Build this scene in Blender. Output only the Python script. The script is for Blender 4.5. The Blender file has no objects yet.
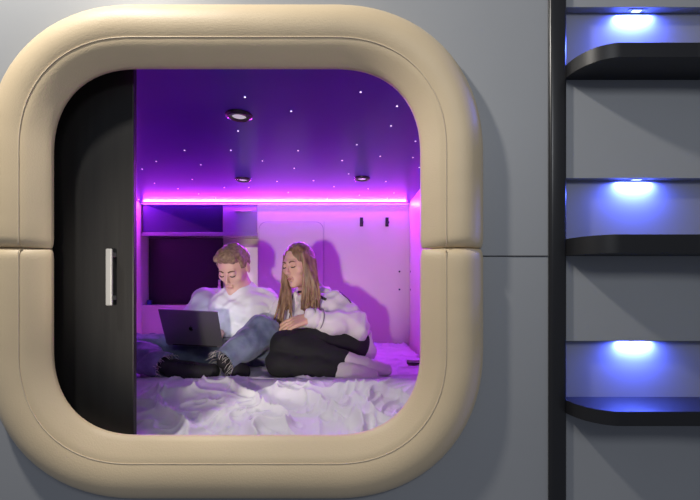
import bpy, bmesh, math, random
import numpy as np
from mathutils import Vector, Matrix, noise
import openvdb as vdb

random.seed(5)
sc = bpy.context.scene
COL = sc.collection
PI = math.pi
EYE = Vector((0, -1.051, 1.5))          # where the photographer stands
FPX = 389.0

def at(px, py, d):
    """a spot in the pod given how far (d) it lies in front of the photographer"""
    return Vector(((px-350)/FPX*d, d-1.051, 1.5-(py-285)/FPX*d))

# ------------------------------------------------------------------ materials
def mat(name, col, rough=.5, metal=0., emit=None, estr=0., bump=None, var=None, coat=0., sheen=0., sss=0., spec=.5):
    m = bpy.data.materials.new(name); m.use_nodes = True
    nt = m.node_tree; b = nt.nodes['Principled BSDF']
    b.inputs['Base Color'].default_value = (*col, 1)
    b.inputs['Roughness'].default_value = rough
    b.inputs['Metallic'].default_value = metal
    b.inputs['Specular IOR Level'].default_value = spec
    if coat: b.inputs['Coat Weight'].default_value = coat; b.inputs['Coat Roughness'].default_value = .05
    if sheen: b.inputs['Sheen Weight'].default_value = sheen
    if sss:
        b.inputs['Subsurface Weight'].default_value = sss
        b.inputs['Subsurface Radius'].default_value = (.02, .008, .004); b.inputs['Subsurface Scale'].default_value = .5
    if emit: b.inputs['Emission Color'].default_value = (*emit, 1); b.inputs['Emission Strength'].default_value = estr
    tc = nt.nodes.new('ShaderNodeTexCoord')
    def tex(scale, detail, stretch):
        mp = nt.nodes.new('ShaderNodeMapping'); mp.inputs['Scale'].default_value = stretch
        nt.links.new(tc.outputs['Object'], mp.inputs[0])
        n = nt.nodes.new('ShaderNodeTexNoise'); n.inputs['Scale'].default_value = scale; n.inputs['Detail'].default_value = detail
        nt.links.new(mp.outputs[0], n.inputs['Vector']); return n
    if bump:
        n = tex(bump[0], 4, bump[2] if len(bump) > 2 else (1, 1, 1))
        bp = nt.nodes.new('ShaderNodeBump'); bp.inputs['Strength'].default_value = bump[1]; bp.inputs['Distance'].default_value = .004
        nt.links.new(n.outputs['Fac'], bp.inputs['Height']); nt.links.new(bp.outputs[0], b.inputs['Normal'])
    if var:       # (scale, second colour, stretch)
        n = tex(var[0], 5, var[2] if len(var) > 2 else (1, 1, 1))
        r = nt.nodes.new('ShaderNodeValToRGB'); r.color_ramp.elements[0].position = .35; r.color_ramp.elements[1].position = .65
        r.color_ramp.elements[0].color = (*col, 1); r.color_ramp.elements[1].color = (*var[1], 1)
        nt.links.new(n.outputs['Fac'], r.inputs[0]); nt.links.new(r.outputs[0], b.inputs['Base Color'])
    return m

M = dict(
    wall=mat('grey_panel', (.345, .355, .37), .42, var=(1.5, (.375, .385, .40)), bump=(300, .03)),
    leather=mat('beige_leather', (.72, .57, .365), .5, bump=(260, .16), var=(3, (.75, .60, .39)), sheen=.1),
    piping=mat('beige_piping', (.70, .58, .42), .45),
    lining=mat('opening_lining', (.62, .52, .40), .5),
    door=mat('black_laminate', (.012, .0115, .0115), .42, bump=(60, .10, (1, 1, .06)), var=(40, (.015, .0145, .014), (1, 1, .05)), spec=.35),
    steel=mat('brushed_steel', (.33, .33, .325), .5, .4),
    rail=mat('black_powder_coat', (.018, .018, .020), .3),
    tread=mat('black_rubber_tread', (.012, .012, .014), .45),
    niche=mat('niche_panel', (.30, .31, .36), .45),
    led=mat('white_blue_led', (.8, .85, 1), .3, emit=(.6, .7, 1), estr=2),
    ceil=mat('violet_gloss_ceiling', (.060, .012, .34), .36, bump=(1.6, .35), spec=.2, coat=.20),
    inner=mat('white_laminate', (.74, .66, .60), .4),
    ivory=mat('ivory_laminate', (.74, .68, .58), .45),
    gloss=mat('dark_gloss_door', (.10, .07, .22), .07, .75),
    gloss2=mat('reflection_toned_door', (.50, .44, .55), .15, .35),  # pale tone is the white wall mirrored in the door, put into the colour
    blackpanel=mat('black_panel', (.012, .011, .013), .42),
    cream_glow=mat('cream_panel_added_glow', (.75, .72, .6), .5, emit=(.9, .85, .62), estr=.30),  # faint emission stands in for the light on this cream board
    strip=mat('violet_led_strip', (.6, .2, 1), .4, emit=(.62, .12, 1.0), estr=1.6),
    star=mat('star_point', (1, 1, 1), .4, emit=(.95, .85, 1), estr=1.6),
    spotring=mat('black_spot_ring', (.02, .015, .02), .25),
    lens=mat('spot_lens', (.7, .7, .66), .3, emit=(1, .97, .9), estr=.35),
    duvet=mat('white_cotton', (.68, .67, .70), .75, bump=(90, .12), sheen=.2),
    mattress=mat('mattress_ticking', (.7, .68, .7), .8, bump=(150, .2)),
    skin=mat('fair_skin', (.70, .44, .34), .5, sss=.12, var=(25, (.74, .47, .37))),
    skinf=mat('fair_skin_warm', (.68, .41, .30), .5, sss=.12, var=(25, (.72, .45, .34))),
    lip=mat('lip', (.42, .14, .13), .65), lipm=mat('lip_pale', (.55, .27, .23), .5),
    brow=mat('brow_hair', (.16, .09, .05), .8), lash=mat('lash', (.03, .02, .02), .7),
    hairm=mat('short_fair_hair', (.20, .125, .075), .5, bump=(130, .9), var=(70, (.34, .23, .14))),
    hairf=mat('long_blond_hair', (.13, .065, .038), .42, bump=(160, .7, (1, 1, .1)), var=(60, (.36, .22, .12), (1, 1, .12))),
    tee=mat('white_jersey', (.78, .78, .80), .8, bump=(140, .15), sheen=.2),
    denim=mat('blue_denim', (.075, .10, .17), .85, bump=(220, .35), var=(11, (.20, .245, .34)), sheen=.2),
    fray=mat('white_threads', (.62, .6, .55), .9),
    shoe=mat('black_canvas', (.012, .012, .014), .7),
    jacket=mat('white_softshell', (.74, .70, .72), .7, bump=(120, .1), sheen=.2),
    black=mat('black_trim', (.01, .01, .012), .5),
    greytrim=mat('grey_trim', (.22, .18, .24), .7),
    trousers=mat('black_jersey', (.010, .010, .012), .85, bump=(160, .2)),
    sock=mat('white_ribbed_sock', (.72, .68, .64), .85, bump=(300, .3)),
    alu=mat('space_grey_aluminium', (.20, .20, .215), .42, .7),
    logo=mat('dark_mirror_mark', (.01, .01, .012), .12, .5),
    keys=mat('black_keys', (.02, .02, .02), .5),
    screen=mat('lit_screen', (.05, .05, .06), .2, emit=(.75, .8, 1), estr=2.2),
    glassb=mat('black_glass', (.01, .01, .012), .1),
)

# ------------------------------------------------------------------ helpers
def tag(o, label=None, cat=None, group=None, kind=None):
    if label: o['label'] = label
    if cat: o['category'] = cat
    if group: o['group'] = group
    if kind: o['kind'] = kind
    return o

def thing(name, loc, label, cat, group=None):
    o = bpy.data.objects.new(name, None); COL.objects.link(o); o.location = loc
    o.empty_display_size = .05
    return tag(o, label, cat, group)

def link(name, me, m, parent=None, smooth=True):
    if m: me.materials.append(m)
    for p in me.polygons: p.use_smooth = smooth
    o = bpy.data.objects.new(name, me); COL.objects.link(o)
    if parent:
        o.parent = parent
        o.matrix_parent_inverse = parent_world(parent).inverted()
    return o

def parent_world(p):
    mtx = Matrix.Translation(p.location) @ p.rotation_euler.to_matrix().to_4x4()
    if p.parent:
        return parent_world(p.parent) @ p.matrix_parent_inverse @ mtx
    return mtx

def from_bm(name, bm, m, parent=None, smooth=False):
    bmesh.ops.recalc_face_normals(bm, faces=bm.faces[:])
    me = bpy.data.meshes.new(name); bm.to_mesh(me); bm.free()
    return link(name, me, m, parent, smooth)

def bx(bm, x0, x1, y0, y1, z0, z1, bevel=0., seg=2, mtx=None):
    r = bmesh.ops.create_cube(bm, size=1)
    vs = r['verts']
    for v in vs:
        v.co = Vector(((x0+x1)/2+v.co.x*(x1-x0), (y0+y1)/2+v.co.y*(y1-y0), (z0+z1)/2+v.co.z*(z1-z0)))
    if bevel:
        es = list({e for v in vs for e in v.link_edges})
        rr = bmesh.ops.bevel(bm, geom=es, offset=bevel, segments=seg, affect='EDGES', profile=.5)
        vs = list({v for f in rr['faces'] for v in f.verts} | {v for v in vs if v.is_valid})
    if mtx:
        seen = set()
        stack = list(vs)
        while stack:
            v = stack.pop()
            if v in seen: continue
            seen.add(v)
            for e in v.link_edges: stack.append(e.other_vert(v))
        for v in seen: v.co = mtx @ v.co
    return bm

def box(name, x0, x1, y0, y1, z0, z1, m, parent=None, bevel=0., seg=2, mtx=None):
    return from_bm(name, bx(bmesh.new(), x0, x1, y0, y1, z0, z1, bevel, seg, mtx), m, parent, bevel > 0 and seg > 2)

def tube_bm(bm, pts, rads, n=8, cap=True):
    pts = [Vector(p) for p in pts]
    if not hasattr(rads, '__len__'): rads = [rads]*len(pts)
    rings = []; ref = Vector((.13, .31, 1)).normalized()
    for i, p in enumerate(pts):
        t = (pts[min(i+1, len(pts)-1)]-pts[max(i-1, 0)]).normalized()
        a = t.cross(ref)
        if a.length < 1e-3: a = t.cross(Vector((1, 0, 0)))
        a.normalize(); b = t.cross(a).normalized()
        ref = b.cross(t) if False else ref
        rings.append([bm.verts.new(p+(a*math.cos(2*PI*k/n)+b*math.sin(2*PI*k/n))*rads[i]) for k in range(n)])
    for i in range(len(rings)-1):
        for k in range(n):
            bm.faces.new((rings[i][k], rings[i][(k+1) % n], rings[i+1][(k+1) % n], rings[i+1][k]))
    if cap:
        bm.faces.new(rings[0][::-1]); bm.faces.new(rings[-1])
    return bm

def tube(name, pts, rads, m, parent=None, n=8):
    return from_bm(name, tube_bm(bmesh.new(), pts, rads, n), m, parent, True)

def lathe(name, prof, c, m, parent=None, n=40, axis='Z'):
    bm = bmesh.new(); rings = []
    for r, z in prof:
        ring = []
        for k in range(n):
            a = 2*PI*k/n
            p = (r*math.cos(a), r*math.sin(a), z) if axis == 'Z' else (r*math.cos(a), z, r*math.sin(a))
            ring.append(bm.verts.new(Vector(c)+Vector(p)))
        rings.append(ring)
    for i in range(len(rings)-1):
        for k in range(n):
            bm.faces.new((rings[i][k], rings[i][(k+1) % n], rings[i+1][(k+1) % n], rings[i+1][k]))
    bm.faces.new(rings[0]); bm.faces.new(rings[-1])
    return from_bm(name, bm, m, parent, False)

def prism(name, outline, z0, z1, m, parent=None, mtx=None, bevel=0.):
    """outline in xy, extruded along z"""
    bm = bmesh.new()
    lo = [bm.verts.new((x, y, z0)) for x, y in outline]; hi = [bm.verts.new((x, y, z1)) for x, y in outline]
    n = len(outline)
    bm.faces.new(lo[::-1]); top = bm.faces.new(hi)
    for i in range(n): bm.faces.new((lo[i], lo[(i+1) % n], hi[(i+1) % n], hi[i]))
    if bevel:
        es = [e for e in bm.edges if abs(e.verts[0].co.z-e.verts[1].co.z) < 1e-6]
        bmesh.ops.bevel(bm, geom=es, offset=bevel, segments=3, affect='EDGES', profile=.5)
    if mtx:
        for v in bm.verts: v.co = mtx @ v.co
    return from_bm(name, bm, m, parent, False)

# ------------------------------------------------------------------ the outer wall with its opening
CX, CZ, HW, HH, RI = -.304, 1.589, .493, .492, .235
def rr_path(hw, hh, r, n_arc=20, n_str=14, e=2.35):
    """closed rounded square, from the right side at mid height counter-clockwise; gives (x, z, nx, nz)"""
    out = []
    def arc(cx, cz, a0):
        for i in range(n_arc+1):
            a = a0+PI/2*i/n_arc
            c, s = math.cos(a), math.sin(a)
            k = 1/((abs(c)**e+abs(s)**e)**(1/e))
            nx, nz = math.copysign(abs(c*k)**(e-1), c), math.copysign(abs(s*k)**(e-1), s)
            l = math.hypot(nx, nz)
            out.append((cx+r*k*c, cz+r*k*s, nx/l, nz/l))
    def line(x0, z0, x1, z1, nx, nz):
        for i in range(1, n_str): out.append((x0+(x1-x0)*i/n_str, z0+(z1-z0)*i/n_str, nx, nz))
    a, b = hw-r, hh-r
    line(hw, 0, hw, b, 1, 0); arc(a, b, 0); line(a, hh, -a, hh, 0, 1); arc(-a, b, PI/2)
    line(-hw, b, -hw, -b, -1, 0); arc(-a, -b, PI); line(-a, -hh, a, -hh, 0, -1); arc(a, -b, 1.5*PI)
    line(hw, -b, hw, 0, 1, 0); out.append((hw, 0, 1, 0))
    return out

HOLE = [(CX+x, CZ+z, nx, nz) for x, z, nx, nz in rr_path(HW, HH, RI)]
WX0, WX1, WZ0, WZ1 = -2.2, .581, .2, 3.0
def wall_with_hole():
    bm = bmesh.new()
    t = .03; g = .034          # hole a little larger than the cushion's inner edge
    inn = [(x+nx*g, z+nz*g) for x, z, nx, nz in HOLE]
    out = []
    for x, z in inn:
        dx, dz = x-CX, z-CZ
        s = min([(WX1-CX)/dx if dx > 1e-9 else 1e9, (WX0-CX)/dx if dx < -1e-9 else 1e9,
                 (WZ1-CZ)/dz if dz > 1e-9 else 1e9, (WZ0-CZ)/dz if dz < -1e-9 else 1e9])
        out.append((CX+dx*s, CZ+dz*s))
    # add exact corners by snapping the nearest ray
    for cx, cz in ((WX0, WZ0), (WX0, WZ1), (WX1, WZ0), (WX1, WZ1)):
        i = min(range(len(out)), key=lambda k: (out[k][0]-cx)**2+(out[k][1]-cz)**2)
        out[i] = (cx, cz)
    n = len(inn)
    R = []
    for y in (0, t):
        R.append(([bm.verts.new((x, y, z)) for x, z in inn], [bm.verts.new((x, y, z)) for x, z in out]))
    for i in range(n):
        j = (i+1) % n
        bm.faces.new((R[0][0][i], R[0][0][j], R[0][1][j], R[0][1][i]))
        bm.faces.new((R[1][0][i], R[1][1][i], R[1][1][j], R[1][0][j]))
        bm.faces.new((R[0][0][i], R[1][0][i], R[1][0][j], R[0][0][j]))
    return bm
wf = from_bm('wall_front', wall_with_hole(), M['wall']); tag(wf, kind='structure')
jt = box('trim_1', .20, .534, -.0012, .002, 1.5765, 1.5795, M['blackpanel']); tag(jt, kind='structure')

# the part of the wall that holds the ladder niches
NX0, NX1 = .581, 1.45
NICHE = [(2.089, 2.251), (1.623, 1.789), (1.192, 1.349)]
bm = bmesh.new()
TH = {2.089: .035, 1.623: .045, 1.192: .035}
zs = [WZ0]+[v for a, b in NICHE[::-1] for v in (a-TH[a], b)]+[WZ1]
for i in range(0, len(zs), 2): bx(bm, NX0, NX1, 0, .024, zs[i], zs[i+1])
wl = from_bm('wall_ladder', bm, M['wall']); tag(wl, kind='structure')
bm = bmesh.new()
for a, b in NICHE: bx(bm, NX0, NX1, .024, .05, a-TH[a], b)
nb = from_bm('wall_niche', bm, M['niche']); tag(nb, kind='structure')

# ------------------------------------------------------------------ padded surround in two halves
frame = thing('padded_surround', (CX, 0, CZ-HH-.17), 'beige leather padded surround framing the rounded opening of the sleeping pod', 'padded frame')
PROF = [(.050, -.0012), (.014, -.0012), (.003, .0), (.0, .004), (.004, .011), (.014, .019), (.028, .029), (.042, .038), (.054, .044), (.060, .0445), (.066, .0475),
        (.080, .053), (.100, .056), (.120, .0535), (.137, .0465), (.152, .035), (.163, .020), (.169, .006), (.169, -.001), (.160, -.0012)]
def cushion(name, upper):
    n = len(HOLE)
    zsp = 1.597
    pts = [p for p in HOLE if (p[1] > zsp+.003 if upper else p[1] < zsp-.003)]
    if not upper:     # rotate so that the run is contiguous: left side down and round to the right
        k = max(range(n), key=lambda i: 0)
        left = [p for p in HOLE[n//4:] if p[1] < zsp-.003]
        right0 = [p for p in HOLE[:n//4] if p[1] < zsp-.003]
        pts = left+right0
    xr, xl = CX+HW, CX-HW
    d = 1 if upper else -1
    ends = [.0012, .0025, .005, .009, .014, .021, .03]
    a = [(xr if upper else xl, zsp+d*e, 1. if upper else -1., 0.) for e in ends]
    b = [(xl if upper else xr, zsp+d*e, -1. if upper else 1., 0.) for e in ends[::-1]]
    pts = [p for p in pts if abs(p[1]-zsp) > .034]
    path = a+pts+b
    bm = bmesh.new(); rings = []
    # arc length from the ends
    for i, (x, z, nx, nz) in enumerate(path):
        s = abs(z-zsp) if abs(nx) > .99 else 1
        e = .030
        u = min(1, s/e)
        k = math.sqrt(max(0, 1-(1-u)**2)); k = .55+.45*k
        wr = 1+.012*math.sin(i*1.7)*.4
        ring = []
        for r, q in PROF:
            rr = .083+(r-.083)*(.90+.10*(k-.55)/.45)
            qq = q*k*wr if q > 0 else q
            ring.append(bm.verts.new((x+nx*rr, -qq, z+nz*rr)))
        rings.append(ring)
    m_ = len(PROF)
    for i in range(len(rings)-1):
        for j in range(m_-1):
            bm.faces.new((rings[i][j], rings[i][j+1], rings[i+1][j+1], rings[i+1][j]))
    bm.faces.new(rings[0]); bm.faces.new(rings[-1][::-1])
    o = from_bm(name, bm, M['leather'], frame, True)
    bm = bmesh.new()
    pp = [Vector((x+nx*.060, -.0455*(.7 if i < 3 or i > len(path)-4 else 1), z+nz*.060)) for i, (x, z, nx, nz) in enumerate(path)]
    tube_bm(bm, pp, .0014, 6)
    from_bm('piping', bm, M['piping'], o, True)
    return o
cushion('upper_cushion', True)
cushion('lower_cushion', False)
# lining of the thickness of the shell behind the cushions
bm = bmesh.new()
rg = [[bm.verts.new((x+nx*g, y, z+nz*g)) for x, z, nx, nz in HOLE] for g, y in ((.033, .0), (.033, .028), (.050, .045))]
for i in range(len(HOLE)):
    j = (i+1) % len(HOLE)
    for k in range(2): bm.faces.new((rg[k][i], rg[k][j], rg[k+1][j], rg[k+1][i]))
tag(from_bm('trim_2', bm, M['lining'], None, True), kind='structure')

# ------------------------------------------------------------------ sliding door
dr = thing('sliding_door', (-.78, .07, .98), 'matt black sliding door with a silver bar handle at the left of the opening', 'door')
box('door_panel', -1.14, -.612, .048, .066, .98, 2.14, M['door'], dr, .002)
h = bmesh.new()
bx(h, -.673, -.655, .018, .026, 1.443, 1.600, .003, 3)
bx(h, -.668, -.660, .024, .049, 1.458, 1.470); bx(h, -.668, -.660, .024, .049, 1.579, 1.591)
tag(from_bm('handle', h, M['steel'], dr), 'silver bar handle')

# ------------------------------------------------------------------ inside shell
X0, X1, YB, ZC, ZB = -1.64, .468, 2.012, 2.145, .90
def struct(name, *a, **k): return tag(box(name, *a, **k), kind='structure')
struct('floor', X0-.03, X1+.03, .07, YB+.25, ZB-.06, ZB, M['inner'])
struct('ceiling', X0-.03, X1+.03, .05, YB+.25, ZC, ZC+.04, M['ceil'])
struct('wall_left', X0-.04, X0, .07, YB+.25, ZB, ZC, M['ivory'])
struct('wall_right', X1, X1+.04, .07, YB+.25, ZB, ZC, M['inner'])
XS = -.727
ZL, ZU = 1.342, 1.885
struct('wall_back', XS, X1, YB, YB+.04, ZB, ZC, M['inner'])
struct('wall_ledge', X0, XS, YB, YB+.04, ZB, ZL, M['inner'])
struct('wall_recess', X0, XS, YB+.22, YB+.24, ZL-.02, ZC, M['inner'])
struct('trim_3', X0, XS, YB+.04, YB+.22, ZL-.02, ZL, M['inner'])
struct('trim_4', XS, XS+.02, YB+.04, YB+.22, ZL-.02, ZC, M['inner'])
# joints between the boards of the back and side walls
struct('trim_5', -.205, -.2035, YB-.0015, YB+.001, 1.04, 2.0, M['greytrim'])
bm = bmesh.new(); bx(bm, -.205, X1, YB-.0015, YB+.001, 1.531, 1.5335); bx(bm, X1-.0015, X1+.001, .9, YB, 1.531, 1.5335)
tag(from_bm('trim_6', bm, M['ivory']), kind='structure')
# hatch with rounded upper corners
hx0, hx1, hz1 = -.715, -.212, 1.995
ol = [(hx0, 1.04), (hx1, 1.04)]
for i in range(9):
    a = PI/2*i/8; ol.append((hx1-.06+.06*math.cos(a), hz1-.06+.06*math.sin(a)))
for i in range(9):
    a = PI/2+PI/2*i/8; ol.append((hx0+.06+.06*math.cos(a), hz1-.06+.06*math.sin(a)))
rot = Matrix(((1, 0, 0, 0), (0, 0, 1, YB-.006), (0, 1, 0, 0), (0, 0, 0, 1)))
ht = thing('wall_hatch', ((hx0+hx1)/2, YB, 1.04), 'white hatch panel with rounded upper corners on the pod back wall behind the couple', 'hatch')

prism('panel', ol, 0, .006, M['inner'], ht, rot, .0015)
hcx, hcz = (hx0+hx1)/2, 1.5
ol2 = [(hcx+(x-hcx)*1.010, z+(.003 if z > 1.5 else 0)) for x, z in ol]
rot2 = Matrix(((1, 0, 0, 0), (0, 0, 1, YB-.0012), (0, 1, 0, 0), (0, 0, 0, 1)))
prism('seal', ol2, 0, .0011, M['greytrim'], ht, rot2)

# overhead cabinet over the recess
cab = thing('overhead_cabinet', ((X0+XS)/2, YB+.1, ZU), 'dark glossy overhead cabinet at the upper left of the pod back wall', 'cabinet')
box('body', X0+.012, XS-.002, YB+.004, YB+.2, ZU+.003, ZC-.018, M['inner'], cab)
tag(box('door', X0+.016, -1.0, YB-.014, YB+.004, ZU+.030, ZC-.02, M['gloss'], cab, .002), 'dark violet mirror-gloss door')
tag(box('door', -.996, XS-.004, YB-.014, YB+.004, ZU+.030, ZC-.02, M['gloss2'], cab, .002), 'glossy door with the mirrored white wall put into its pale colour')
box('bottom_lip', X0+.004, XS-.002, YB-.022, YB+.10, ZU, ZU+.028, M['gloss2'], cab, .003)
for hx in (-.84,):
    hb = bmesh.new(); bx(hb, hx-.06, hx+.07, YB-.024, YB-.014, 2.072, 2.081, .003)
    from_bm('handle', hb, M['steel'], cab)
tag(box('black_panel', X0+.006, -1.035, YB+.095, YB+.118, ZL+.002, ZU-.003, M['blackpanel'], None, .004), 'large flat black panel in the recess behind the man', 'panel')
fp = thing('cream_panel', (-.85, YB+.15, ZL), 'cream narrow panel with an added soft glow in the recess right of the black panel', 'panel')
box('panel', -.915, XS-.006, YB+.135, YB+.15, ZL+.002, ZU-.075, M['cream_glow'], fp, .002)
box('frame', -.925, XS-.003, YB+.130, YB+.148, ZU-.075, ZU-.055, M['ivory'], fp, .002)
hk = at(218, 282, 3.05)
lv = bmesh.new(); tube_bm(lv, [(hk.x, hk.y+.03, hk.z-.03), (hk.x, hk.y+.03, hk.z+.018)], .009, 12); 
tube_bm(lv, [(hk.x, hk.y+.03, ZL+.001), (hk.x, hk.y+.03, hk.z-.03)], [.016, .012], 12)
tag(from_bm('small_bottle', lv, M['ivory'], None, True), 'small slim pale bottle standing on the recess ledge beside the black panel', 'bottle')
bb = at(138.5, 300, 3.02)
tag(lathe('small_jar', [(.001, 0), (.019, .001), (.02, .03), (.015, .037), (.001, .038)], (X0+.035, YB+.05, ZL+.0005), mat('blue_plastic', (.03, .05, .25), .3), n=20), 'tiny dark blue jar on the left end of the recess ledge', 'jar')

# hooks
for i, (px, lab) in enumerate(((361.5, 'small black coat hook on the back wall, left of the two'), (387, 'small black coat hook on the back wall, the one nearer the right corner'))):
    c = at(px, 222, 3.063); c.y = YB
    t = thing('coat_hook', c, lab, 'hook', 'coat hooks on the pod back wall')
    box('plate', c.x-.013, c.x+.013, YB-.006, YB, c.z-.036, c.z+.036, M['black'], t, .002)
    tube('peg', [(c.x, YB-.003, c.z-.02), (c.x+.003, YB-.035, c.z-.022), (c.x+.006, YB-.045, c.z-.014), (c.x+.008, YB-.048, c.z-.002)], .007, M['black'], t)
# screws
for lab, c, side in (('upper black screw head on the back wall near the right corner', at(399.5, 271.5, 3.063), 0),
                     ('lower black screw head on the back wall under the panel joint', at(399.5, 289.5, 3.063), 0),
                     ('upper black screw head on the right side wall near the back corner', None, 1),
                     ('lower black screw head on the right side wall under the panel joint', None, 2)):
    if side == 0:
        tag(lathe('screw_head', [(.001, -.003), (.006, -.003), (.0075, 0), (.001, 0)], (c.x, YB-.0005, c.z), M['black'], None, 16, 'Y'), lab, 'screw', 'screw heads by the corner')
    else:
        z = 1.604 if side == 1 else 1.464
        bm = bmesh.new(); bmesh.ops.create_cone(bm, cap_ends=True, segments=16, radius1=.0075, radius2=.006, depth=.003)
        for v in bm.verts: v.co = Vector((X1-.0018-v.co.z, 1.955+v.co.x, z+v.co.y))
        tag(from_bm('screw_head', bm, M['black']), lab, 'screw', 'screw heads by the corner')

# LED strip where ceiling and back wall meet
tag(box('led_strip', X0+.01, X1-.01, YB-.030, YB-.018, ZC-.013, ZC-.003, M['strip'], None, .002), 'violet glowing light strip along the joint of ceiling and back wall', 'light strip')

# ceiling spots
for px, py, lab in ((239, 115, 'round black-rimmed ceiling spotlight nearest the opening'),
                    (243, 179, 'round black-rimmed ceiling spotlight above the man'),
                    (362, 178, 'round black-rimmed ceiling spotlight right of the woman')):
    d = .645*FPX/(285-py); c = at(px, py, d); c.z = ZC
    t = thing('ceiling_spotlight', c, lab, 'spotlight', 'ceiling spotlights')
    n = 40
    lathe('ring', [(.026, -.001), (.028, -.010), (.040, -.011), (.049, -.006), (.051, -.0003), (.026, -.0003)], c, M['spotring'], t, n)
    lathe('lens', [(.001, -.006), (.020, -.0065), (.0265, -.004), (.0265, -.0005), (.001, -.0005)], c, M['lens'], t, n)

# star points
SP = [(268,86),(376,119),(538,74),(623,107),(609,153),(666,189),(529,197),(584,224),(675,250),(660,227),(252,165),(235,210),
      (127,210),(165,244),(61,236),(28,254),(57,287),(145,278),(112,300),(220,297),(309,235),(392,211),(383,252),(428,281),
      (495,234),(343,283),(369,309),(277,297),(510,265),(476,295),(597,283),(460,323),(535,315),(600,322),(616,310),(160,312),
      (20,325),(200,322),(556,300)]
star_me = None
for x, y in SP:
    px, py = 130+x/2.3333, 60+y/2.3333
    d = .645*FPX/(285-py); c = at(px, py, d)
    if star_me is None:
        bm = bmesh.new(); bmesh.ops.create_icosphere(bm, subdivisions=2, radius=.0036)
        for v in bm.verts: v.co.z *= .5
        o = from_bm('star_light', bm, M['star']); star_me = o
    else:
        o = star_me.copy(); COL.objects.link(o)
    o.location = (c.x, c.y, ZC-.0012)
    tag(o, 'pinprick white star light set in the glossy violet ceiling', 'star light', 'star lights in the ceiling')

# ------------------------------------------------------------------ ladder
lr = thing('ladder_rail', (.558, 0, WZ0), 'tall vertical black ladder rail between the grey wall and the lit steps', 'rail')
box('rail', .5345, .5815, -.012, .004, WZ0, WZ1, M['rail'], lr, .009, 5)
def tread_outline():
    pts = []
    xs, D = .578, .106
    pts.append((xs, .024))
    pts.append((xs, -.002))
    for i in range(1, 41):
        a = PI/2*i/40
        pts.append((xs+.082*(1-math.cos(a)), -D*math.sin(a)**.9))
    for i in range(1, 12):
        u = i/11; s = u*u*(3-2*u)
        pts.append((.70+.40*u, -D-.028*max(0, (u-.35)/.65)**1.3))
    pts.append((1.40, -D-.028)); pts.append((NX1, -D*.5)); pts.append((NX1, .024))
    return pts
TL = ['top black ladder step in its blue-lit niche, cut by the upper right corner', 'middle black ladder step at about the height of the wall joint', 'lowest black ladder step in view, its blue-lit upper side showing']
NL = ['small white-blue step lamp in the roof of the top niche', 'small white-blue step lamp in the roof of the middle niche', 'small white-blue step lamp in the roof of the lowest niche']
for (a, b), l1, l2 in zip(NICHE, TL, NL):
    t = thing('ladder_step', (.9, 0, a-.035), l1, 'step', 'steps of the wall ladder')
    prism('tread', tread_outline(), a-TH[a], a, M['tread'], t, None, .005)
    t2 = thing('step_lamp', (.784, .010, b), l2, 'lamp', 'lamps over the ladder steps')
    box('housing', .758, .810, .006, .020, b-.0012, b-.0002, M['rail'], t2, .001)
    box('diffuser', .772, .796, .009, .018, b-.0022, b-.0010, M['led'], t2, .001)
    L = bpy.data.lights.new('step_light', 'AREA'); L.shape = 'RECTANGLE'; L.size = .09; L.size_y = .012
    L.energy = 3.2; L.color = (.08, .13, 1.0)
    o = bpy.data.objects.new('step_light', L); COL.objects.link(o); o.location = (.784, .012, b-.004)
    L.spread = PI

# ------------------------------------------------------------------ bed
box_m = thing('mattress', ((X0+X1)/2, 1.0, ZB), 'thick white mattress under the duvet inside the pod', 'mattress')
box('mattress_core', X0+.01, X1-.01, .085, YB-.01, ZB, 1.0, M['mattress'], box_m, .03, 4)

def ridged(x, y, z=0.):
    return 1-abs(noise.noise(Vector((x, y, z))))*2
def sstep(a, b, x):
    t = min(1, max(0, (x-a)/(b-a))); return t*t*(3-2*t)
def duvet_h(x, y):
    base = 1.026+.030*sstep(.08, .3, y)+.036*math.exp(-((y-.58)/.15)**2)-.012*sstep(.7, .9, y)
    base += .028*math.exp(-((x+.52)/.16)**2-((y-.40)/.16)**2)       # the heaped up part in the middle
    base += .022*math.exp(-((x-.02)/.10)**2-((y-.42)/.10)**2)
    wx = x+.10*noise.noise(Vector((x*3.1, y*3.1, 4.)))+.035*noise.noise(Vector((x*9, y*9, 7.)))
    wy = y+.10*noise.noise(Vector((x*3.1, y*3.1, 9.)))+.035*noise.noise(Vector((x*9, y*9, 2.)))
    r1 = max(0, ridged(wx*6.0+wy*3.2, wy*4.2-wx*1.6, 1.3))**6
    r2 = max(0, ridged(wx*12.5-wy*5, wy*8.5+wx*3, 5.1))**5
    r3 = max(0, ridged(wx*24+wy*9, wy*17-wx*6, 8.7))**3
    lump = noise.noise(Vector((x*5, y*5, 3.3)))
    front = 1-sstep(.30, .50, y)
    env = .34+.66*(1-sstep(.40, .62, y))
    patch = .45+.55*sstep(-.25, .25, noise.noise(Vector((x*3.4+1, y*4.0, 6.6))))
    z = base+env*(.036*r1+.024*r2*patch+.006*r3*front+.020*lump)
    return z
DN = {}
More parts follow.
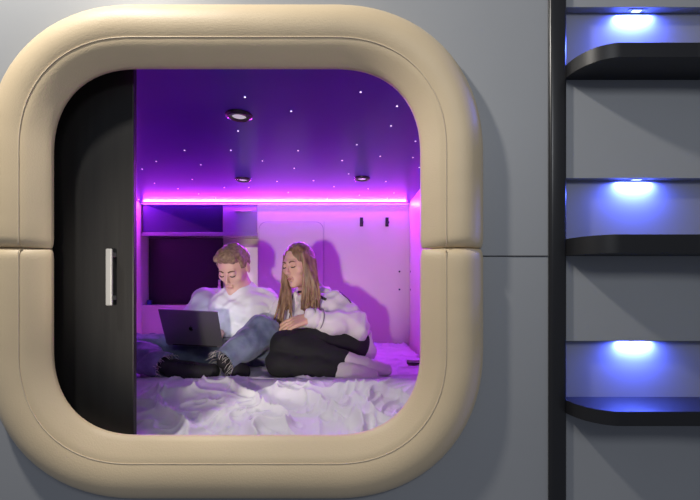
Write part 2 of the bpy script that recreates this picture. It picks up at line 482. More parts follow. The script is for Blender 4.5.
def build_duvet():
    nx, ny = 440, 400
    x0, x1, y0, y1 = X0+.012, X1-.008, .092, YB-.012
    vs, fs = [], []
    ys = [y0+(y1-y0)*((j/(ny-1))**1.35) for j in range(ny)]
    for j in range(ny):
        for i in range(nx):
            x = x0+(x1-x0)*i/(nx-1); y = ys[j]
            e = min((x-x0), (x1-x), (y-y0)*.8, (y1-y))
            z = duvet_h(x, y)
            k = sstep(-.002, .035, e)
            vs.append((x, y, 1.004+(z-1.004)*k))
    for j in range(ny-1):
        for i in range(nx-1):
            a = j*nx+i; fs.append((a, a+1, a+nx+1, a+nx))
    # underside
    b0 = len(vs)
    vs += [(x0, y0, 1.001), (x1, y0, 1.001), (x1, y1, 1.001), (x0, y1, 1.001)]
    fs.append((b0+3, b0+2, b0+1, b0))
    me = bpy.data.meshes.new('duvet'); me.from_pydata(vs, [], fs); me.update()
    return link('duvet', me, M['duvet'])
tag(build_duvet(), 'rumpled white duvet spread over the bed in front of and under the couple', 'duvet')

# ------------------------------------------------------------------ implicit-surface modelling
def smin(a, b, k):
    if k <= 0: return np.minimum(a, b)
    h = np.clip(.5+.5*(b-a)/k, 0, 1)
    return b+(a-b)*h-k*h*(1-h)
def smax(a, b, k): return -smin(-a, -b, k)
def s_rc(P, a, b, r1, r2):
    a = np.array(a, dtype=np.float32); b = np.array(b, dtype=np.float32); ab = b-a; L = float(ab@ab)+1e-12
    dx, dy, dz = P[0]-a[0], P[1]-a[1], P[2]-a[2]
    t = np.clip((dx*ab[0]+dy*ab[1]+dz*ab[2])/L, 0, 1)
    return np.sqrt((dx-t*ab[0])**2+(dy-t*ab[1])**2+(dz-t*ab[2])**2)-(r1+(r2-r1)*t)
def s_el(P, c, r):
    q = [(P[i]-c[i]) for i in range(3)]
    k0 = np.sqrt(sum((q[i]/r[i])**2 for i in range(3)))
    k1 = np.sqrt(sum((q[i]/r[i]**2)**2 for i in range(3)))+1e-9
    return k0*(k0-1)/k1
class Frame:
    def __init__(s, c, f, up):
        s.c = Vector(c); s.f = Vector(f).normalized()
        s.r = s.f.cross(Vector(up)).normalized(); s.u = s.r.cross(s.f).normalized()
    def loc(s, P):
        d = [P[i]-s.c[i] for i in range(3)]
        return [sum(d[i]*v[i] for i in range(3)) for v in (s.r, s.f, s.u)]
    def w(s, x, y, z): return s.c+s.r*x+s.f*y+s.u*z
    def mtx(s): 
        m = Matrix((s.r, s.f, s.u)).transposed().to_4x4(); m.translation = s.c; return m
class Field:
    def __init__(s, lo, hi, h):
        s.lo = np.array(lo, float); s.h = h
        s.n = np.ceil((np.array(hi, float)-s.lo)/h).astype(int)+1
        s.F = np.full(tuple(s.n), .5, np.float32)
    def _sl(s, blo, bhi):
        i0 = np.clip(np.floor((np.array(blo)-s.lo)/s.h).astype(int), 0, s.n-1)
        i1 = np.clip(np.ceil((np.array(bhi)-s.lo)/s.h).astype(int)+1, 1, s.n)
        sl = tuple(slice(a, b) for a, b in zip(i0, i1))
        ax = [(s.lo[k]+np.arange(i0[k], i1[k])*s.h).astype(np.float32) for k in range(3)]
        P = np.meshgrid(*ax, indexing='ij', sparse=True)
        return sl, P
    def op(s, fn, blo, bhi, k=0., sub=False):
        sl, P = s._sl(blo, bhi)
        d = fn(P)+np.zeros(s.F[sl].shape, np.float32)
        s.F[sl] = smax(s.F[sl], -d, k) if sub else smin(s.F[sl], d, k)
    def rc(s, a, b, r1, r2=None, k=.02, sub=False):
        r2 = r1 if r2 is None else r2
        m = max(r1, r2)+k+4*s.h
        lo = [min(a[i], b[i])-m for i in range(3)]; hi = [max(a[i], b[i])+m for i in range(3)]
        s.op(lambda P: s_rc(P, a, b, r1, r2), lo, hi, k, sub)
    def chain(s, pts, rads, k=.02):
        for i in range(len(pts)-1): s.rc(pts[i], pts[i+1], rads[i], rads[i+1], k)
    def el(s, c, r, k=.02, frame=None, sub=False):
        m = max(r)+k+4*s.h
        cw = frame.w(*c) if frame else Vector(c)
        f = (lambda P: s_el(frame.loc(P), c, r)) if frame else (lambda P: s_el(P, c, r))
        s.op(f, [cw[i]-m for i in range(3)], [cw[i]+m for i in range(3)], k, sub)
    def disp(s, fn):
        ax = [(s.lo[k]+np.arange(s.n[k])*s.h).astype(np.float32) for k in range(3)]
        P = np.meshgrid(*ax, indexing='ij', sparse=True)
        s.F += np.where(s.F < .2, fn(P), 0)
    def cut(s, fn, k=0.):
        ax = [(s.lo[k2]+np.arange(s.n[k2])*s.h).astype(np.float32) for k2 in range(3)]
        P = np.meshgrid(*ax, indexing='ij', sparse=True)
        s.F = smax(s.F, fn(P)+np.zeros(s.F.shape, np.float32), k).astype(np.float32)
    def mesh(s, name, m, parent=None, smooth_it=1):
        g = vdb.FloatGrid(.5)
        g.copyFromArray(np.ascontiguousarray(s.F, dtype=np.float32))
        pts, quads = g.convertToQuads(0.0)
        pts = pts*s.h+s.lo
        me = bpy.data.meshes.new(name)
        q = quads[:, ::-1] if True else quads
        me.from_pydata(pts.tolist(), [], q.tolist()); me.update()
        bm = bmesh.new(); bm.from_mesh(me)
        # keep only pieces of some size
        bmesh.ops.recalc_face_normals(bm, faces=bm.faces[:])
        for _ in range(smooth_it): bmesh.ops.smooth_vert(bm, verts=bm.verts[:], factor=.5, use_axis_x=True, use_axis_y=True, use_axis_z=True)
        bm.to_mesh(me); bm.free()
        return link(name, me, m, parent)

def folds(P, f, seed, dirv=(0, 0, 0)):
    """soft cloth folds, -1..1"""
    x, y, z = P
    a = np.sin(f*(x*.9+z*.5)+seed+1.9*np.sin(f*.45*(z-y)+seed*2.1))
    b = np.sin(f*(z*1.1-x*.35+y*.5)+seed*1.7+2.1*np.sin(f*.4*(x+y)+seed))
    c = np.sin(f*1.9*(y*.8+z*.4-x*.4)+seed*.6+1.5*np.sin(f*.7*(x-z)))
    return (a*b*.6+c*.4)

def head(F, fr, female):
    s = .93 if female else .98
    def fn(P):
        x, y, z = [q/s for q in fr.loc(P)]
        Q = (x, y, z); X = (np.abs(x), y, z)
        d = s_el(Q, (0, -.015, .030), (.076, .098, .092))
        d = smin(d, s_el(Q, (0, .018, -.035), (.058 if not female else .055, .068, .084)), .03)
        d = smin(d, s_el(Q, (0, .045, -.085), (.040 if not female else .034, .035, .028)), .025)
        d = smin(d, s_rc(X, (0, .071, -.104), (.008, .070, -.104), .013, .012), .02)
        d = smin(d, s_el(X, (.043, .052, -.020), (.022, .024, .022)), .02)
        d = smin(d, s_rc(X, (0, .086, .030), (.036, .077, .030), .009, .008), .014)
        d = smax(d, -s_el(X, (.030, .100, .009), (.018, .015, .010)), .010)
        d = smin(d, s_el(X, (.030, .077, .008), (.014, .013, .012)), .005)
        d = smin(d, s_rc(Q, (0, .087, .018), (0, .112, -.026), .006, .0095 if not female else .008), .012)
        d = smin(d, s_el(X, (.009, .102, -.031), (.007, .009, .006)), .006)
        d = smin(d, s_el(Q, (0, .091, -.059), (.021, .010, .006)), .006)
        d = smin(d, s_el(Q, (0, .090, -.070), (.017, .010, .007)), .006)
        d = smin(d, s_el(X, (.079, -.012, -.004), (.008, .019, .031)), .008)
        d = smax(d, -s_el(X, (.087, -.006, -.002), (.005, .010, .018)), .004)
        return d*s
    m = .15
    F.op(fn, [fr.c[i]-m for i in range(3)], [fr.c[i]+m for i in range(3)], .012)
    return s

def face_bits(fr, s, parent, female):
    W = lambda x, y, z: fr.w(x*s, y*s, z*s)
    for sg in (1, -1):
        pts = [W(sg*.013, .0945, .026), W(sg*.024, .0925, .032), W(sg*.036, .0865, .032), W(sg*.045, .078, .027)]
        tube('eyebrow', pts, [.0032, .0038, .0032, .0014], M['brow'], parent, 8)
        pts = [W(sg*.0165, .0905, .003), W(sg*.023, .0925, .0), W(sg*.031, .0925, -.001), W(sg*.039, .0885, .0), W(sg*.0445, .083, .004)]
        tube('eyelashes', pts, [.0014, .0026, .0030, .0028, .0016], M['lash'], parent, 8)
    bm = bmesh.new()
    for zc, hw, r in ((-.0605, .017, .0034), (-.0680, .013, .0040)):
        n = 7
        tube_bm(bm, [W(hw*(2*i/(n-1)-1),  .0990-.0045*(2*i/(n-1)-1)**2, zc-.0025*(2*i/(n-1)-1)**2*(1 if zc > -.065 else -1.5)) for i in range(n)],
                [r*.25*s if i in (0, n-1) else r*s*(1-.35*abs(2*i/(n-1)-1)) for i in range(n)], 8)
    from_bm('lips', bm, M['lip'] if female else M['lipm'], parent, True)

def hand(F, wrist, palm_dir, palm_n, side, curl=.5, L=.17):
    """palm and five fingers; palm_n points out of the back of the hand"""
    f = Vector(palm_dir).normalized(); n = Vector(palm_n); n = (n-f*n.dot(f)).normalized(); r = f.cross(n).normalized()*side
    k = L/.18
    p = lambda a, b, c: wrist+(f*a+r*b+n*c)*k
    F.rc(p(0, 0, 0), p(.04, -.018, 0), .022*k, .016*k, .015)
    for b, l in ((-.030, .066), (-.010, .076), (.010, .072), (.028, .058)):
        base = p(.082, b, .002)
        F.rc(p(.01, b*.5, 0), base, .015*k, .0105*k, .010)
        a1, a2, a3 = curl*.5, curl*1.2, curl*1.8
        q = Vector((.082, b, .002)); pts = [base]; ang = 0
        for seg, an in ((.45, a1), (.32, a2), (.23, a3)):
            q = q+Vector((math.cos(an)*l*seg, b*.08, -math.sin(an)*l*seg)); pts.append(p(q.x, q.y, q.z))
        F.chain(pts, [.0092*k, .0082*k, .0074*k, .0062*k], .004)
    F.chain([p(.018, -.024, -.004), p(.050, -.048, -.012), p(.078, -.056, -.020), p(.098, -.052, -.026)], [.014*k, .0115*k, .0095*k, .0075*k], .008)

def rough_tubes(name, pts_list, r, m, parent):
    bm = bmesh.new()
    for p in pts_list: tube_bm(bm, p, [r]*(len(p)-1)+[r*.4], 5)
    return from_bm(name, bm, m, parent, True)

# ------------------------------------------------------------------ the man
V = Vector
man = thing('person', (-.60, 1.15, 1.05), 'person in a white T-shirt and frayed blue jeans sitting cross-legged, looking down at a laptop', 'person')
mh = Frame(at(233.5, 268, 2.09), (-.13, -.84, -.56), (.02, 0, 1))
N = at(239.5, 287, 2.14); SR = at(204, 299.5, 2.21); SL = at(266, 299.5, 2.21); PM = V((-.60, 1.21, 1.14))
ER, WR = V((-.885, 1.09, 1.235)), V((-.80, 1.02, 1.262))
EL, WL = at(277, 340, 2.16), V((-.70, 1.03, 1.264))
HR, HL = V((-.69, 1.20, 1.13)), V((-.51, 1.20, 1.13))
KR, AR = at(122, 350, 1.90), at(166, 366, 1.74)
KL, AL = at(262, 332, 1.92), at(225, 361, 1.74)
TR_, TL_ = at(212, 371, 1.74), at(243, 371, 1.80)
F = Field((-1.20, .55, 1.0), (-.28, 1.42, 1.76), .0042)
s_m = head(F, mh, False)
F.rc(mh.w(0, -.025, -.07), N+V((0, .01, -.01)), .052, .056, .02)
F.rc(N+V((0, .02, -.02)), N+V((0, .03, -.08)), .06, .09, .05)
F.rc(N+V((0, .03, -.10)), PM, .10, .105, .05)
F.rc(SR, SL, .045, .045, .04)
F.chain([SR, ER, WR], [.043, .036, .026], .02); F.chain([SL, EL, WL], [.043, .036, .026], .02)
hand(F, WR, (.15, -.8, -.18), (0, 0, 1), -1, .4, .15); hand(F, WL, (-.15, -.8, -.18), (0, 0, 1), 1, .4, .15)
F.chain([HR, KR, AR], [.07, .048, .032], .03); F.chain([HL, KL, AL], [.07, .048, .032], .03)
F.chain([AR, AR.lerp(TR_, .5)-V((0, 0, .01)), TR_], [.032, .028, .022], .015)
F.chain([AL, AL.lerp(TL_, .5)-V((0, 0, .01)), TL_], [.032, .028, .022], .015)
mb = F.mesh('body', M['skin'], man)
face_bits(mh, s_m, man, False)
# short hair
F = Field([c-.16 for c in mh.c], [c+.17 for c in mh.c], .003)
def fn(P):
    x, y, z = [q/s_m for q in mh.loc(P)]
    Q = (x, y, z)
    d = s_el(Q, (0, -.018, .036), (.0845, .104, .094))
    d = smin(d, s_el(Q, (.0, .030, .100), (.060, .062, .032)), .02)
    d = smin(d, s_rc(Q, (-.045, .066, .085), (.045, .066, .092), .016, .018), .015)
    d = d+.0028*np.sin(150*x+35*np.sin(22*y)+8*z)*np.sin(120*z+30*x+20*y)+.003*np.sin(70*y+50*x)*np.sin(60*x)
    face = smax(.046-y-.10*np.abs(x), z-(.078-.9*np.abs(x)*np.abs(x)/.05), .01)   # negative = face region
    face = np.maximum(.040-y+.0*x, z-(.076-.25*np.abs(x)))
    d = smax(d, -face, .006)
    side = np.maximum(z-(.004+.25*(y+.02)), -y-.055)      # below the temple line in front of the ears
    d = smax(d, -side, .008)
    d = smax(d, -(z+.045), .01)
    d = smax(d, -s_el((np.abs(x), y, z), (.082, -.012, -.004), (.014, .023, .034)), .003)
    return d*s_m
F.op(fn, F.lo, F.lo+F.n*F.h)
F.mesh('hair', M['hairm'], man, 1)
# T-shirt
F = Field((-1.0, .86, 1.05), (-.30, 1.46, 1.56), .005)
F.rc(N+V((0, .025, -.035)), N+V((0, .03, -.09)), .075, .105, .05)
F.rc(SR+V((.02, .01, -.01)), SL+V((-.02, .01, -.01)), .062, .062, .04)
F.rc(N+V((-.055, .02, -.13)), PM+V((-.05, -.01, .05)), .115, .125, .06)
F.rc(N+V((.055, .02, -.13)), PM+V((.05, -.01, .05)), .115, .125, .06)
F.chain([SR, SR.lerp(ER, .55), SR.lerp(ER, .86)], [.066, .070, .075], .035)
F.chain([SL, SL.lerp(EL, .55), EL, EL.lerp(WL, .5), EL.lerp(WL, .98)], [.066, .070, .066, .054, .042], .03)
F.disp(lambda P: .008*folds(P, 30, 1.3)+.005*folds(P, 60, 4.))
ax = (mh.w(0, -.025, -.07)+V((0, 0, .03))-N).normalized(); nn = (ax+V((0, -.42, 0))).normalized()
F.rc(N-ax*.04, N+ax*.005, .070, .065, .015)
F.cut(lambda P: np.where((P[0]-N.x)**2+(P[1]-N.y)**2+(P[2]-N.z)**2 < .11**2, (P[0]-N.x)*nn.x+(P[1]-N.y)*nn.y+(P[2]-N.z)*nn.z-.014, -1), .004)
def neckcut(P): 
    return s_rc(P, N-ax*.012, N+ax*.09, .058, .060)
F.op(neckcut, F.lo, F.lo+F.n*F.h, .006, True)
dR = (ER-SR).normalized(); cR = SR.lerp(ER, .95)
F.cut(lambda P: np.where(P[0]+0*P[1]+0*P[2] < -.73, (P[0]-cR.x)*dR.x+(P[1]-cR.y)*dR.y+(P[2]-cR.z)*dR.z, -1))
ts = F.mesh('t_shirt', M['tee'], man)
# jeans
F = Field((-1.24, .58, 1.0), (-.30, 1.40, 1.40), .005)
F.rc(HR, HL, .112, .112, .04); F.rc(PM+V((0, 0, .03)), PM+V((0, 0, .06)), .115, .11, .04)
F.chain([HR, HR.lerp(KR, .5), KR, KR.lerp(AR, .55), AR], [.098, .088, .078, .066, .056], .03)
F.chain([HL, HL.lerp(KL, .5), KL, KL.lerp(AL, .5), AL+V((.008, .0, .006))], [.098, .090, .076, .070, .056], .03)
F.disp(lambda P: .0075*folds(P, 30, 2.2)+.004*folds(P, 62, .7))
for A, K in ((AR, KR), (AL, KL)):
    d = (A-K).normalized(); c = A+d*.006
    F.op(lambda P: np.maximum(-((P[0]-c.x)*d.x+(P[1]-c.y)*d.y+(P[2]-c.z)*d.z), np.sqrt((P[0]-A.x)**2+(P[1]-A.y)**2+(P[2]-A.z)**2)-.085),
         [A[i]-.12 for i in range(3)], [A[i]+.12 for i in range(3)], 0, True)
    F.rc(A-d*.05, A+d*.03, .046, .049, .0, True)
je = F.mesh('jeans', M['denim'], man)
fr_ = []
for A, K in ((AR, KR), (AL, KL)):
    d = (A-K).normalized(); a = d.cross(V((0, 0, 1))).normalized(); b = d.cross(a)
    for i in range(46):
        t = 2*PI*i/46+random.uniform(-.08, .08)
        o_ = (a*math.cos(t)+b*math.sin(t))
        p = A+d*.002+o_*.053
        l = random.uniform(.012, .045)
        q = [p, p+d*l*.5+o_*random.uniform(-.002, .008)+V((random.uniform(-.008, .008), random.uniform(-.008, .0), random.uniform(-.006, .01)))]
        q.append(q[-1]+d*l*.4+V((random.uniform(-.012, .012), random.uniform(-.01, .004), -random.uniform(0, .014))))
        fr_.append(q)
rough_tubes('frayed_hem', fr_[:46], .0011, M['fray'], je); rough_tubes('frayed_hem', fr_[46:], .0011, M['fray'], je)
# shoes
for A, T in ((AR, TR_), (AL, TL_)):
    F = Field([min(A[i], T[i])-.09 for i in range(3)], [max(A[i], T[i])+.09 for i in range(3)], .004)
    d = (T-A).normalized()
    F.chain([A+d*.035+V((0, 0, -.004)), A.lerp(T, .5)-V((0, 0, .012)), T-V((0, 0, .002))], [.040, .040, .034], .02)
    F.rc(A+d*.02-V((0, 0, .02)), T-V((0, 0, .018)), .030, .028, .01)
    sh = F.mesh('shoe', M['shoe'], man)
    K = KR if A is AR else KL
    G = Field([A[i]-.12 for i in range(3)], [A[i]+.12 for i in range(3)], .004)
    G.chain([A.lerp(K, .16), A, A.lerp(T, .25)], [.034, .034, .034], .01)
    G.mesh('black_sock', M['shoe'], man)
    pl = []
    for i in range(4):
        p = A.lerp(T, .35+.12*i)+V((0, -.020, .026))
        pl.append([p+V((-.014, -.006, 0)), p+V((0, -.008, .006)), p+V((.014, -.002, .002))])
    rough_tubes('laces', pl, .0022, M['black'], sh)

# ------------------------------------------------------------------ laptop
LC = V((-.752, .835, 1.207))     # hinge middle
yaw = math.radians(-4)
lap = thing('laptop', LC, 'dark grey laptop open on the lap of the man, its lid turned to the viewer', 'laptop')
base_m = Matrix.Translation(LC) @ Matrix.Rotation(yaw, 4, 'Z') @ Matrix.Rotation(math.radians(2.2), 4, 'Y') @ Matrix.Rotation(math.radians(5), 4, 'X')
box('base', -.142, .142, .004, .200, -.006, .006, M['alu'], lap, .0035, 3, base_m)
box('keyboard', -.125, .125, .022, .115, .0062, .0075, M['keys'], lap, 0, 2, base_m)
lid_m = base_m @ Matrix.Rotation(math.radians(21), 4, 'X')
lid = bmesh.new()
bx(lid, -.142, .142, -.004, .003, .004, .196, .003, 3, lid_m)
lid = from_bm('lid', lid, M['alu'], lap)
box('hinge', -.11, .11, -.004, .006, -.003, .007, M['black'], lap, .002, 2, base_m)
box('screen', -.134, .134, .0031, .0036, .014, .188, M['screen'], lid, 0, 2, lid_m)
# apple-shaped mark on the lid
al = []
R_ = .0115
for i in range(40):
    a = PI/2+2*PI*i/40
    x, z = math.cos(a)*R_*.95, math.sin(a)*R_
    z += -.0022*math.exp(-(x/.003)**2) if z > 0 else .0012*math.exp(-(x/.003)**2)
    if z < 0: x *= 1-.20*(-z/R_)
    # the bite, on the right as seen from behind the lid
    bx_, bz_, br = .0120, .0020, .0056
    dd = math.hypot(x-bx_, z-bz_)
    if dd < br: x = bx_-math.sqrt(max(0, br**2-(z-bz_)**2))
    al.append((x, z))
lm = lid_m @ Matrix(((1, 0, 0, 0), (0, 0, 1, -.0047), (0, 1, 0, .097), (0, 0, 0, 1)))
prism('logo', al, 0, .0008, M['logo'], lid, lm)
leaf = [(0.0+.0035*t_*1.2+.0022*math.sin(PI*t_)*sg, .0125+.0062*t_-.001*sg) for sg, rng in ((1, [0, .25, .5, .75, 1]), (-1, [.75, .5, .25])) for t_ in rng]
prism('logo_leaf', leaf, 0, .0008, M['logo'], lid, lm)

# ------------------------------------------------------------------ the woman
wo = thing('person', (-.05, 1.05, 1.05), 'person with long blond hair in a white jacket and black trousers sitting with folded legs', 'person')
wh = Frame(at(298.5, 265.5, 2.07), (-.49, -.82, -.17), (-.06, 0, 1))
N = at(309, 296, 2.14); SL = at(334, 305, 2.15); SR = at(286, 306, 2.16); PM = V((-.04, 1.13, 1.17))
EL, WL = at(357, 328, 2.06), at(312, 318, 1.95)
ER, WR = at(275, 335, 2.10), at(284, 336, 1.98)
HL, HR = V((-.02, 1.08, 1.17)), V((-.10, 1.08, 1.14))
KL, AL, TL_ = at(286, 346, 1.87), at(346, 362, 1.87), at(386, 370, 1.93)
KR, AR, TR_ = at(280, 364, 1.82), at(349, 373, 1.83), at(372, 375, 1.87)
F = Field((-.55, .66, 1.0), (.26, 1.40, 1.76), .0038)
s_w = head(F, wh, True)
F.rc(wh.w(0, -.022, -.07), N, .043, .045, .02)
F.rc(N+V((0, .01, -.02)), N+V((.01, .02, -.08)), .05, .08, .05)
F.rc(N+V((.02, .02, -.10)), PM, .085, .10, .05)
F.rc(SR, SL, .036, .036, .04)
F.chain([SL, EL, WL], [.038, .034, .024], .02); F.chain([SR, ER, WR], [.038, .034, .024], .02)
hand(F, WL, at(279, 327, 1.90)-WL, (-.10, -.6, 1), -1, .38, .200)
hand(F, WR, (.1, -.4, -.6), (0, -1, .4), 1, .4, .16)
F.chain([HL, KL, AL, TL_], [.07, .048, .032, .024], .03); F.chain([HR, KR, AR, TR_], [.07, .048, .032, .024], .03)
F.mesh('body', M['skinf'], wo)
face_bits(wh, s_w, wo, True)
# trousers
F = Field((-.56, .64, .99), (.16, 1.34, 1.42), .005)
F.rc(HR, HL+V((.01, 0, .01)), .115, .118, .04)
F.chain([HL+V((.0, -.03, .01)), HL.lerp(KL, .5)+V((0, 0, .012)), KL, KL.lerp(AL, .5), KL.lerp(AL, .93)], [.100, .086, .072, .062, .056], .025)
F.chain([HR, HR.lerp(KR, .5), KR, KR.lerp(AR, .5), KR.lerp(AR, .93)], [.095, .080, .062, .056, .046], .02)
F.disp(lambda P: .005*folds(P, 26, .4)+.002*folds(P, 60, 3.))
F.mesh('trousers', M['trousers'], wo)
# socks
for K, A, T in ((KL, AL, TL_), (KR, AR, TR_)):
    F = Field([min(K[i], A[i], T[i])-.08 for i in range(3)], [max(K[i], A[i], T[i])+.08 for i in range(3)], .004)
    F.chain([K.lerp(A, .88), A, A.lerp(T, .45), T], [.052, .048, .042, .030], .015)
    F.rc(A+V((.01, .02, -.01)), A+V((.02, .03, -.012)), .034, .032, .02)
    F.disp(lambda P: .0015*folds(P, 90, 2.))
    F.mesh('sock', M['sock'], wo)
# jacket
F = Field((-.56, .80, 1.05), (.20, 1.44, 1.56), .005)
F.rc(N+V((0, .02, -.045)), N+V((.01, .03, -.10)), .078, .115, .05)
F.rc(SR+V((.02, .01, -.01)), SL+V((-.02, .01, -.01)), .060, .062, .04)
F.rc(N+V((.0, .02, -.12)), PM+V((-.03, .02, .04)), .125, .150, .06)
F.rc(N+V((.05, .03, -.12)), PM+V((.04, .02, -.01)), .115, .125, .06)
F.chain([SL, SL.lerp(EL, .55), EL, EL.lerp(WL, .5), EL.lerp(WL, .97)], [.066, .074, .068, .060, .044], .03)
F.chain([SR, SR.lerp(ER, .55), ER, ER.lerp(WR, .8)], [.062, .066, .060, .046], .03)
F.rc(PM+V((.06, .0, .02)), PM+V((.10, -.02, -.05)), .09, .07, .05)
# standing collar
F.chain([N+V((-.060, -.030, .0)), N+V((-.035, -.062, -.008)), N+V((.0, -.070, -.01)), N+V((.045, -.05, .0))], [.020]*4, .015)
F.disp(lambda P: .015*folds(P, 24, 3.1)+.008*folds(P, 50, 1.))
F.op(lambda P: s_rc(P, N+V((0, 0, -.02)), wh.w(0, -.02, -.06), .050, .056), F.lo, F.lo+F.n*F.h, .006, True)
jk = F.mesh('jacket', M['jacket'], wo)
# hood heaped behind the neck
F = Field(N+V((-.16, -.10, -.14)), N+V((.24, .26, .16)), .004)
F.chain([N+V((-.05, .06, .01)), N+V((.03, .085, .02)), N+V((.085, .04, -.004)), N+V((.10, -.005, -.03))], [.045, .052, .046, .030], .02)
F.disp(lambda P: .009*folds(P, 40, 2.)+.004*folds(P, 80, 1.))
F.mesh('hood', M['jacket'], jk)
# cuff, zip, black stripe and shoulder piping
d = (WL-EL).normalized(); a = d.cross(V((0, 0, 1))).normalized(); b = d.cross(a)
for nm, c, r, w, mm in (('cuff', EL.lerp(WL, .95), .0500, .013, 'jacket'), ('cuff_stripe', EL.lerp(WL, .84), .0560, .003, 'greytrim')):
    bm = bmesh.new(); rings = []
    for u_, rr in ((-1, .97), (-.6, 1.03), (.6, 1.03), (1, .97)):
        rings.append([bm.verts.new(c+d*w*u_+(a*math.cos(t)+b*math.sin(t))*r*rr) for t in [2*PI*i/32 for i in range(32)]])
    for i in range(3):
        for k in range(32): bm.faces.new((rings[i][k], rings[i][(k+1) % 32], rings[i+1][(k+1) % 32], rings[i+1][k]))
    from_bm(nm, bm, M[mm], jk, True)
dg = bpy.context.evaluated_depsgraph_get
from mathutils.bvhtree import BVHTree
def bvh_of(o):
    me = o.data; return BVHTree.FromPolygons([v.co for v in me.vertices], [p.vertices for p in me.polygons])
JB = bvh_of(jk)
def on(bv, pts, off=.002, frm=None, n=6):
    out = []
    for i in range(len(pts)-1):
        for k in range(n):
            p = pts[i].lerp(pts[i+1], k/n)
            dr_ = (p-EYE).normalized()
            hit = bv.ray_cast(EYE, dr_)
            if hit[0] is not None: out.append(hit[0]-dr_*off)
    return out
def strip_on(name, spec, r, m, parent, bv=JB):
    pts = on(bv, [at(x, y, 2.0) for x, y in spec], r*.5)
    if len(pts) > 2: return tube(name, pts, r, m, parent, 8)
strip_on('zip', [(293, 294), (292, 300), (290.5, 312), (289, 322)], .0028, M['black'], jk)
strip_on('shoulder_seam', [(319, 289), (327, 286.5), (336, 289), (346, 297), (352, 304)], .0026, M['black'], jk)
strip_on('shoulder_stripe', [(319.5, 296), (323, 298), (326.5, 300)], .0075, M['black'], jk)
# black collar of the top worn beneath
tube('top_collar', [N+(V((math.cos(t)*.046, math.sin(t)*.046, .006+.006*math.cos(t)))) + (wh.w(0, -.02, -.06)-N)*.22 for t in [2*PI*i/30 for i in range(31)]], .009, M['black'], wo, 8)
# long hair
F = Field((-.47, .78, 1.20), (-.06, 1.26, 1.76), .0030)
def fn(P):
    x, y, z = [q/s_w for q in wh.loc(P)]
    Q = (x, y, z)
    d = s_el(Q, (0, -.020, .036), (.082, .103, .095))
    d = smin(d, s_el(Q, (0, -.040, -.040), (.086, .072, .10)), .03)
    d = d+.0016*np.sin(190*x+6*np.sin(30*z)+60*y)
    hw = .060-.25*np.clip(z-.01, 0, .1)-.0*z
    face = np.maximum(np.maximum(.022-y, np.abs(x)-(.060-.62*np.clip(z-.012, 0, .2))), z-.088)
    d = smax(d, -face, .006)
    return d*s_w
F.op(fn, [wh.c[i]-.17 for i in range(3)], [wh.c[i]+.16 for i in range(3)])
rnd = random.Random(11)
def strand(p0, p1, p2, p3, r0, r1):
    n = 7; pts = []
    for i in range(n+1):
        t = i/n; a_ = (1-t)
        pts.append(p0*a_**3+p1*3*a_*a_*t+p2*3*a_*t*t+p3*t**3)
    F.chain(pts, [r0+(r1-r0)*i/n for i in range(n+1)], .0025)
W = lambda x, y, z: wh.w(x*s_w, y*s_w, z*s_w)
for i in range(34):      # falls on the far side of the face, down the front
    u_ = i/33; j_ = rnd.uniform(-1, 1)
    p0 = W(.052+.020*u_, .046-.055*u_, .070-.03*u_)
    p1 = W(.080+.010*u_, .046-.065*u_, -.02)
    if i % 2: p0, p1 = W(.060+.020*u_, .042-.060*u_, .045-.02*u_), W(.084+.008*u_, .044-.060*u_, -.03)
    p3 = at(274+17*((i*7) % 34)/33+j_, 322+13*math.sin(i*1.3)-4+rnd.uniform(-4, 4), 2.00+.03*((i*5) % 7)/7)
    p2 = at(281+12*((i*7) % 34)/33, 304, 1.99)
    strand(p0, p1, p2, p3, .0078, .0035)
for i in range(40):      # falls on the near side over shoulder and chest
    u_ = i/39
    p0 = W(-.062-.022*u_, .034-.085*u_, .070-.05*u_)
    p1 = W(-.083-.004*u_, .030-.085*u_, -.03)
    p3 = at(301+19*((i*11) % 40)/39, 306+7*math.sin(i*2.1)+rnd.uniform(-4, 5), 1.99+.03*((i*3) % 5)/5)
    p2 = at(301+20*((i*11) % 40)/39, 291, 2.0)
    strand(p0, p1, p2, p3, .0082, .0035)
hair = F.mesh('hair', M['hairf'], wo, 1)

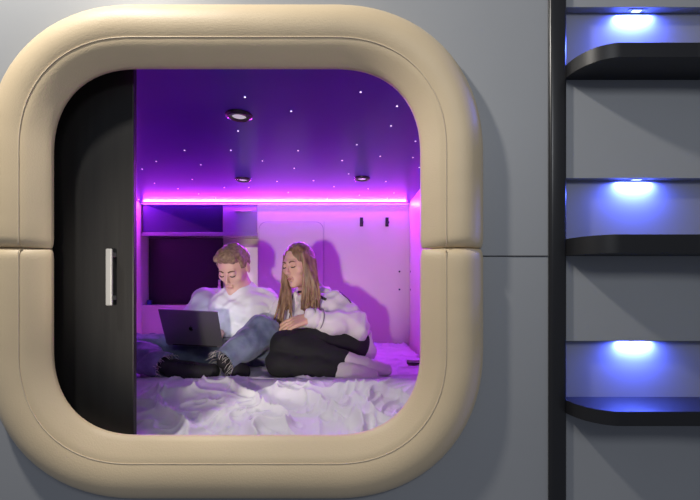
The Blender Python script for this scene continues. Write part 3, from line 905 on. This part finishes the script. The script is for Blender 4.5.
# ------------------------------------------------------------------ phone on the bed
pc = V((.395, 1.14, 0)); zz = max(duvet_h(pc.x+dx*.08, pc.y+dy*.04) for dx in (-1, -.5, 0, .5) for dy in (-1, 0, 1))
pz = zz+.006
ph = thing('smartphone', (pc.x, pc.y, pz-.004), 'dark smartphone lying flat on the duvet beside the right wall', 'phone')
pm = Matrix.Translation((pc.x, pc.y, pz)) @ Matrix.Rotation(math.radians(-8), 4, 'Z')
box('body', -.075, .065, -.037, .037, -.0045, .0035, M['black'], ph, .003, 3, pm)
box('screen', -.071, .061, -.034, .034, .0036, .0040, M['glassb'], ph, 0, 2, pm)

# ------------------------------------------------------------------ light
def lamp(name, kind, loc, energy, col, target=None, **k):
    L = bpy.data.lights.new(name, kind); L.energy = energy; L.color = col
    for a, b in k.items(): setattr(L, a, b)
    o = bpy.data.objects.new(name, L); COL.objects.link(o); o.location = loc
    if target is not None: o.rotation_euler = (Vector(target)-Vector(loc)).to_track_quat('-Z', 'Y').to_euler()
    return o
lamp('room_lamp', 'POINT', (-1.07, -.66, 3.19), 118, (1, .95, .87), shadow_soft_size=.06)
lamp('studio_lamp', 'SPOT', (-.42, -1.45, 1.40), 125, (1, .90, .78), (-.36, 1.0, 1.60), spot_size=math.radians(35), spot_blend=.65, shadow_soft_size=.05)
lamp('ambient_fill', 'AREA', (.45, -2.3, 2.7), 14, (.93, .96, 1), (.1, 0, 1.6), shape='RECTANGLE', size=1.2, size_y=.5)  # unseen broad fill, added to raise the ambient light from the front
xm = (X0+X1)/2
lamp('strip_light', 'AREA', (xm, YB-.036, ZC-.009), 22, (.38, .022, 1.0), (xm, 0, ZC-.009), shape='RECTANGLE', size=2.05, size_y=.008)
lamp('strip_light_down', 'AREA', (xm, YB-.024, ZC-.016), 22, (.56, .045, .74), (xm, -.1, 1.0), shape='RECTANGLE', size=2.05, size_y=.01)

w = bpy.data.worlds.new('World'); sc.world = w; w.use_nodes = True
w.node_tree.nodes['Background'].inputs[0].default_value = (.62, .68, .85, 1)
w.node_tree.nodes['Background'].inputs[1].default_value = .16

cam = bpy.data.cameras.new('Camera'); cam.lens = 20.0; cam.sensor_width = 36; cam.shift_y = .05; cam.clip_start = .02
co = bpy.data.objects.new('Camera', cam); COL.objects.link(co)
co.location = EYE; co.rotation_euler = (PI/2, 0, 0); sc.camera = co
sc.view_settings.view_transform = 'Standard'; sc.view_settings.look = 'None'
sc.view_settings.gamma = 1; sc.view_settings.exposure = 0; sc.view_settings.use_curve_mapping = False
